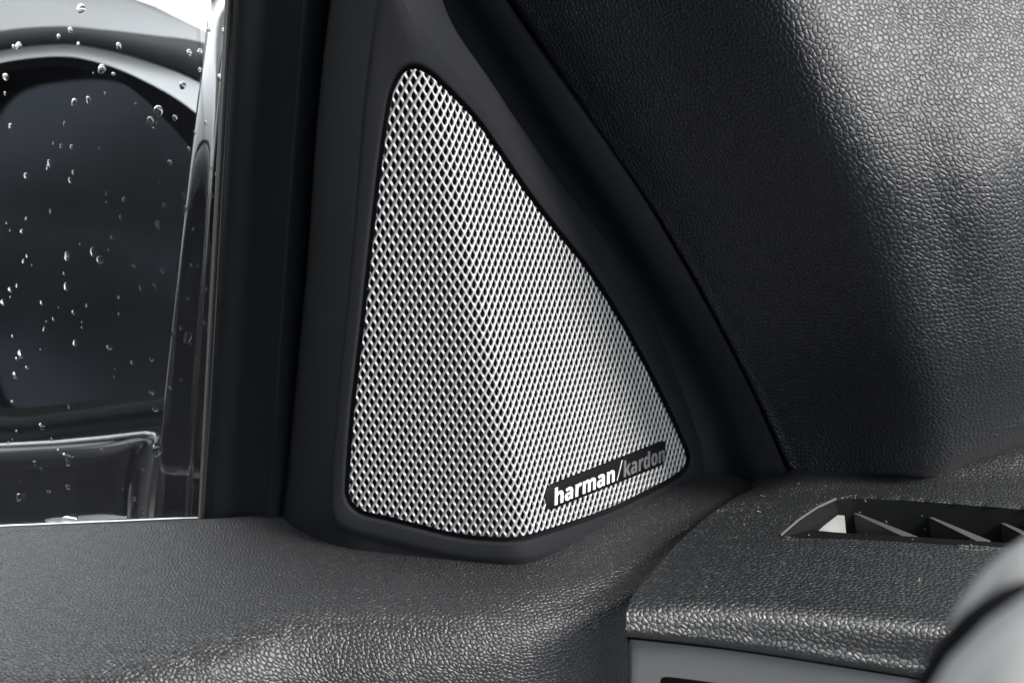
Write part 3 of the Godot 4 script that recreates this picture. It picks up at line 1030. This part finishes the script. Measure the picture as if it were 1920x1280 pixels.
# ---------------------------------------------------------------- grained hood rising from the dashboard
func build_hood() -> void:
	var g := net([
		[Vector3(840, -230, 0.3450), Vector3(815, -230, 0.3220), Vector3(900, -230, 0.3080), Vector3(1100, -230, 0.2900), Vector3(1304, -230, 0.2720), Vector3(1436, -230, 0.2705), Vector3(1628, -230, 0.2880), Vector3(1850, -230, 0.3000), Vector3(2120, -230, 0.3250)],
		[Vector3(980, -10, 0.3500), Vector3(953, -2, 0.3220), Vector3(1010, -5, 0.3110), Vector3(1200, -10, 0.2930), Vector3(1404, -10, 0.2720), Vector3(1516, -10, 0.2675), Vector3(1678, -10, 0.2765), Vector3(1880, -10, 0.2840), Vector3(2120, -10, 0.3020)],
		[Vector3(1135, 230, 0.3550), Vector3(1109, 230, 0.3310), Vector3(1150, 228, 0.3220), Vector3(1310, 225, 0.3010), Vector3(1484, 220, 0.2770), Vector3(1586, 220, 0.2695), Vector3(1718, 220, 0.2710), Vector3(1890, 220, 0.2740), Vector3(2120, 220, 0.2900)],
		[Vector3(1265, 425, 0.3600), Vector3(1241, 422, 0.3390), Vector3(1275, 420, 0.3310), Vector3(1410, 415, 0.3100), Vector3(1564, 410, 0.2850), Vector3(1651, 405, 0.2765), Vector3(1758, 400, 0.2750), Vector3(1900, 390, 0.2770), Vector3(2120, 380, 0.3020)],
		[Vector3(1407, 685, 0.3700), Vector3(1385, 682, 0.3470), Vector3(1417, 680, 0.3400), Vector3(1518, 675, 0.3230), Vector3(1648, 668, 0.3010), Vector3(1721, 660, 0.2935), Vector3(1803, 645, 0.2930), Vector3(1920, 625, 0.2970), Vector3(2120, 590, 0.3120)],
		[Vector3(1495, 880, 0.3720), Vector3(1478, 878, 0.3530), Vector3(1505, 874, 0.3480), Vector3(1590, 866, 0.3390), Vector3(1699, 856, 0.3250), Vector3(1756, 846, 0.3205), Vector3(1813, 820, 0.3190), Vector3(1925, 765, 0.3200), Vector3(2120, 680, 0.3300)],
		[Vector3(1500, 905, 0.3750), Vector3(1482, 903, 0.3580), Vector3(1510, 900, 0.3530), Vector3(1595, 896, 0.3460), Vector3(1704, 890, 0.3330), Vector3(1758, 882, 0.3285), Vector3(1818, 852, 0.3270), Vector3(1930, 800, 0.3280), Vector3(2120, 720, 0.3380)],
		[Vector3(1510, 930, 0.4000), Vector3(1492, 930, 0.3850), Vector3(1515, 930, 0.3800), Vector3(1600, 925, 0.3720), Vector3(1709, 920, 0.3600), Vector3(1761, 912, 0.3565), Vector3(1820, 885, 0.3550), Vector3(1930, 840, 0.3550), Vector3(2120, 760, 0.3600)]], 130, 130)
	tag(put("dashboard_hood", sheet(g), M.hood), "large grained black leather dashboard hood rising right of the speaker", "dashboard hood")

# ---------------------------------------------------------------- dashboard ledge with its air vent
func build_dashboard() -> void:
	var dash := thing("dashboard", "grained black dashboard ledge with slanted air vent and grey lower panel", "dashboard")
	var D := func(x: float, y: float, more := 0.0) -> Vector3:
		var p := level(x, y, DASH_DROP)
		return Vector3(p.x, p.y, p.z + more)
	var vent := PackedVector2Array(pairs([1468, 1004, 1500, 976, 1535, 952, 1566, 937, 1600, 934, 1700, 938, 1820, 947, 1960, 958, 2000, 1000, 2000, 1034, 1820, 1022, 1700, 1015, 1600, 1010, 1500, 1008]))
	var g := net([
		[D.call(1450, 860, 0.01), D.call(1520, 850, 0.01), D.call(1640, 845, 0.01), D.call(1780, 810, 0.01), D.call(1940, 770, 0.0), D.call(2120, 730, 0.0)],
		[D.call(1418, 912, 0.012), D.call(1500, 895), D.call(1640, 885), D.call(1790, 855, -0.008), D.call(1940, 815, -0.02), D.call(2120, 770, -0.03)],
		[D.call(1372, 938, 0.001), D.call(1470, 930), D.call(1640, 920), D.call(1790, 908, -0.002), D.call(1950, 895, -0.004), D.call(2120, 880, -0.006)],
		[D.call(1318, 976, 0.001), D.call(1440, 972), D.call(1620, 972), D.call(1800, 978), D.call(1960, 984), D.call(2120, 990)],
		[D.call(1255, 1036, 0.001), D.call(1400, 1040), D.call(1600, 1046), D.call(1800, 1056), D.call(1980, 1066), D.call(2120, 1076)],
		[D.call(1200, 1100, 0.001), D.call(1370, 1104), D.call(1590, 1116), D.call(1800, 1134), D.call(1990, 1150), D.call(2140, 1162)],
		[D.call(1178, 1136, 0.002), D.call(1360, 1142, 0.0015), D.call(1590, 1162, 0.0015), D.call(1810, 1188, 0.0015), D.call(2000, 1210, 0.0015), D.call(2160, 1228, 0.0015)],
		[Vector3(1174, 1168, 0.2535), Vector3(1356, 1184, 0.2525), Vector3(1590, 1216, 0.2485), Vector3(1820, 1250, 0.2445), Vector3(2010, 1278, 0.241), Vector3(2180, 1300, 0.238)],
		[Vector3(1176, 1190, 0.2555), Vector3(1356, 1211, 0.2545), Vector3(1590, 1246, 0.250), Vector3(1824, 1284, 0.246), Vector3(2016, 1314, 0.2425), Vector3(2190, 1340, 0.239)],
		[Vector3(1190, 1200, 0.275), Vector3(1370, 1222, 0.27), Vector3(1600, 1256, 0.265), Vector3(1830, 1294, 0.26), Vector3(2020, 1324, 0.257), Vector3(2194, 1350, 0.254)]], 210, 130)
	fit_rim(g, vent, 3.6)
	var rim := PackedVector2Array()
	for i in vent.size():
		for k in 12:
			rim.append(vent[i].lerp(vent[(i + 1) % vent.size()], k / 12.0))
	put("ledge", sheet(g, false, vent), M.ledge, dash)
	# left flank of the ledge, going down into the gap beside the door
	var flank := net([
		[D.call(1450, 860, 0.012), D.call(1419, 911, 0.012), D.call(1373, 937, 0.001), D.call(1319, 975, 0.001), D.call(1256, 1035, 0.001), D.call(1201, 1099, 0.001), D.call(1179, 1135, 0.002), Vector3(1174.5, 1167, 0.2535), Vector3(1176, 1191, 0.2557)],
		[D.call(1455, 864, 0.02), D.call(1423, 917, 0.02), D.call(1377, 944, 0.010), D.call(1322, 983, 0.010), D.call(1258, 1044, 0.010), D.call(1202, 1109, 0.009), D.call(1180, 1146, 0.008), Vector3(1176, 1180, 0.264), Vector3(1178, 1206, 0.266)],
		[D.call(1470, 940, 0.05), D.call(1440, 1000, 0.05), D.call(1395, 1040, 0.04), D.call(1340, 1090, 0.04), D.call(1275, 1150, 0.04), D.call(1220, 1220, 0.04), D.call(1200, 1260, 0.04), Vector3(1195, 1300, 0.29), Vector3(1196, 1330, 0.29)]], 40, 10)
	put("ledge_flank", sheet(flank), M.ledge, dash)
	# vent
	var av := Node3D.new()
	av.name = "air_vent"
	dash.add_child(av, true)
	var top := []
	var mid := []
	var low := []
	var n := rim.size()
	var c := Vector2(1730, 985)
	for i in n:
		var p := rim[i]
		top.append(D.call(p.x, p.y, -0.0004))
		var a: Vector3 = D.call(p.x, p.y)
		mid.append(Vector3(a.x, a.y, a.z))
		low.append(a)
	# walls: straight down from the rim
	var st := SurfaceTool.new()
	st.begin(Mesh.PRIMITIVE_TRIANGLES)
	var floor_ := PackedVector3Array()
	for i in n:
		var a := place(low[i])
		var b := place(low[(i + 1) % n])
		var dn := Vector3(0, -0.030, 0)
		for v in [a, b + dn, b, a, a + dn, b + dn]:
			st.add_vertex(v)
	st.set_smooth_group(1)
	for t in Geometry2D.triangulate_polygon(rim):
		st.add_vertex(place(low[t]) + Vector3(0, -0.030, 0))
	put("vent_well", commit(st), M.vent, av)
	# rim: an inner flange a little below the ledge
	st = SurfaceTool.new()
	st.begin(Mesh.PRIMITIVE_TRIANGLES)
	var inner := PackedVector2Array(pairs([1520, 993, 1545, 975, 1565, 962, 1583, 951, 1610, 953, 1700, 957, 1820, 966, 1955, 976, 1985, 1000, 1985, 1024, 1820, 1013, 1700, 1005, 1600, 1000, 1560, 997]))
	var rim2 := PackedVector2Array()
	for i in inner.size():
		for k in 12:
			rim2.append(inner[i].lerp(inner[(i + 1) % inner.size()], k / 12.0))
	var I := func(x: float, y: float, deep: float) -> Vector3:
		return place(level(x, y, DASH_DROP + deep))
	for i in n:
		var j := (i + 1) % n
		var a: Vector3 = place(low[i]) + Vector3(0, -0.0005, 0)
		var b: Vector3 = place(low[j]) + Vector3(0, -0.0005, 0)
		var a2: Vector3 = I.call(rim2[i].x, rim2[i].y, 0.0042)
		var b2: Vector3 = I.call(rim2[j].x, rim2[j].y, 0.0042)
		var a3 := a2 + Vector3(0, -0.02, 0)
		var b3 := b2 + Vector3(0, -0.02, 0)
		st.set_smooth_group(0)
		for v in [a, b2, b, a, a2, b2]:
			st.add_vertex(v)
		st.set_smooth_group(1)
		for v in [a2, b3, b2, a2, a3, b3]:
			st.add_vertex(v)
	put("vent_frame", commit(st), M.vent, av)
	# raised bright lip on the slanted left edge
	st = SurfaceTool.new()
	st.begin(Mesh.PRIMITIVE_TRIANGLES)
	tube(st, [place(D.call(1463, 1004)), place(D.call(1497, 975)), place(D.call(1533, 951)), place(D.call(1567, 935.5))], 0.0005, 8)
	put("vent_lip", commit(st), M.lip, av)
	# black plastic end vane, the light falling on it put into a pale colour
	st = SurfaceTool.new()
	st.begin(Mesh.PRIMITIVE_TRIANGLES)
	var va: Vector3 = I.call(1518, 993, 0.0062)
	var vb: Vector3 = I.call(1583, 950, 0.0050)
	var vc: Vector3 = I.call(1586, 999, 0.0085)
	var vb2 := vb + Vector3(0.0022, -0.012, 0.0)
	var vc2 := vc + Vector3(0.0022, -0.012, 0.0)
	for v in [va, vb, vc, vb, vb2, vc2, vb, vc2, vc, va, vc, vc2, va, vb2, vb]:
		st.add_vertex(v)
	st.set_smooth_group(-1)
	put("vane", commit(st), M.silver, av)
	# slanted fins
	for f in [[1594, 957, 1722, 1012], [1736, 965, 1850, 1016], [1870, 975, 1970, 1022]]:
		st = SurfaceTool.new()
		st.begin(Mesh.PRIMITIVE_TRIANGLES)
		st.set_smooth_group(-1)
		var p0: Vector3 = I.call(f[0], f[1], 0.0055)
		var p1: Vector3 = I.call(f[2], f[3], 0.0055)
		var d := (p1 - p0).normalized()
		var s := d.cross(Vector3.UP).normalized() * 0.0007
		var dn := Vector3(0.004, -0.016, 0.002)
		var q := [p0 - s * 0.7, p0 + s * 0.7, p1 + s * 3.0, p1 - s * 3.0]
		var q2 := []
		for v in q:
			q2.append(v + dn)
		for v in [q[0], q[1], q[2], q[0], q[2], q[3]]:
			st.add_vertex(v)
		for k in 4:
			var l := (k + 1) % 4
			for v in [q[k], q2[l], q[l], q[k], q2[k], q2[l]]:
				st.add_vertex(v)
		put("fin", commit(st), M.vane, av)
	# smooth grey panel below the ledge
	var fp := net([
		[Vector3(1184, 1196, 0.272), Vector3(1400, 1220, 0.268), Vector3(1680, 1264, 0.262), Vector3(2000, 1318, 0.256), Vector3(2200, 1352, 0.252)],
		[Vector3(1180, 1198, 0.2615), Vector3(1400, 1224, 0.2575), Vector3(1680, 1268, 0.252), Vector3(2000, 1322, 0.246), Vector3(2200, 1356, 0.242)],
		[Vector3(1178, 1204, 0.2605), Vector3(1400, 1230, 0.2565), Vector3(1680, 1274, 0.251), Vector3(2000, 1328, 0.245), Vector3(2200, 1362, 0.241)],
		[Vector3(1177, 1262, 0.2608), Vector3(1400, 1290, 0.2568), Vector3(1680, 1336, 0.2513), Vector3(2000, 1390, 0.2453), Vector3(2200, 1424, 0.2413)],
		[Vector3(1175, 1420, 0.2615), Vector3(1400, 1450, 0.2575), Vector3(1680, 1490, 0.252), Vector3(2000, 1540, 0.246), Vector3(2200, 1580, 0.242)]], 160, 90)
	for row in fp:          # rounded left edge
		for i in 4:
			row[i].z += [0.010, 0.0012, 0.0004, 0.0001][i]
			row[i].x = row[0].x + [0.0, 2.0, 5.0, 10.0][i]
	var slot_edge := PackedVector2Array(pairs([1238, 1276, 1241, 1270, 1250, 1268, 1300, 1274, 1400, 1288, 1560, 1310, 1560, 1352, 1400, 1330, 1300, 1316, 1240, 1308]))
	fit_rim(fp, slot_edge, 3.2)
	var panel := put("lower_panel", sheet(fp, false, slot_edge), M.fascia, dash)
	panel.set_meta("label", "smooth grey panel under the ledge")
	st = SurfaceTool.new()
	st.begin(Mesh.PRIMITIVE_TRIANGLES)
	var slot := net([
		[Vector3(1225, 1255, 0.2606), Vector3(1330, 1266, 0.2590), Vector3(1450, 1284, 0.2566), Vector3(1580, 1300, 0.2545)],
		[Vector3(1225, 1262, 0.268), Vector3(1330, 1272, 0.266), Vector3(1450, 1290, 0.264), Vector3(1580, 1306, 0.262)],
		[Vector3(1225, 1330, 0.268), Vector3(1330, 1340, 0.266), Vector3(1450, 1356, 0.264), Vector3(1580, 1372, 0.262)]], 12, 6)
	put("slot", sheet(slot), M.dark, panel)

# ---------------------------------------------------------------- steering wheel, close to the lens
func build_wheel() -> void:
	var t := thing("steering_wheel", "pale silver steering wheel grip out of focus, lower right corner", "steering wheel")
	var make := func(called: String, pts: Array, r: float, m: Material) -> void:
		var st := SurfaceTool.new()
		st.begin(Mesh.PRIMITIVE_TRIANGLES)
		var cv := Curve3D.new()
		for p in pts:
			cv.add_point(place(p))
		for i in cv.point_count:
			var a := cv.get_point_position(maxi(i - 1, 0))
			var b := cv.get_point_position(mini(i + 1, cv.point_count - 1))
			cv.set_point_out(i, (b - a) / 6.0)
			cv.set_point_in(i, (a - b) / 6.0)
		var path := []
		for k in 33:
			path.append(cv.sample_baked(cv.get_baked_length() * k / 32.0, true))
		tube(st, path, r, 24)
		put(called, commit(st), m, t)
	make.call("rim", [Vector3(1790, 2308, 0.088), Vector3(1810, 1624, 0.082), Vector3(1880, 1404, 0.081), Vector3(1990, 1274, 0.081), Vector3(2150, 1194, 0.082), Vector3(2380, 1154, 0.084), Vector3(3030, 1188, 0.092)], 0.0070, M.wheel)
	make.call("thumb_grip", [Vector3(1820, 1254, 0.096), Vector3(1870, 1154, 0.094), Vector3(1950, 1074, 0.093), Vector3(2090, 1004, 0.093), Vector3(2280, 964, 0.094)], 0.0034, M.wheel)
	make.call("groove", [Vector3(1730, 1334, 0.092), Vector3(1800, 1214, 0.091), Vector3(1890, 1139, 0.091), Vector3(2030, 1074, 0.091), Vector3(2280, 1034, 0.092)], 0.0018, M.dark)

# ---------------------------------------------------------------- lint and dust
func build_lint() -> void:
	var rng := RandomNumberGenerator.new()
	rng.seed = 77
	var st := SurfaceTool.new()
	st.begin(Mesh.PRIMITIVE_TRIANGLES)
	for k in 46:
		var x := rng.randf_range(1300, 1860)
		var y := rng.randf_range(905, 1120)
		if x < 1300 + (1130 - y) * 0.7 - 90:
			continue
		var p := place(level(x, y, DASH_DROP - 0.0004))
		var l := rng.randf_range(0.0003, 0.0013) if k % 4 == 0 else rng.randf_range(0.00012, 0.0003)
		var d := Vector3(rng.randfn(), absf(rng.randfn()) * 0.8, rng.randfn()).normalized() * l
		tube(st, [p, p + d * 0.5 + Vector3(0, l * 0.15, 0), p + d], 0.00006, 5)
	var o := put("lint", commit(st), M.lint)
	tag(o, "tiny pale lint fibres scattered on the dashboard ledge", "lint", "", "stuff")
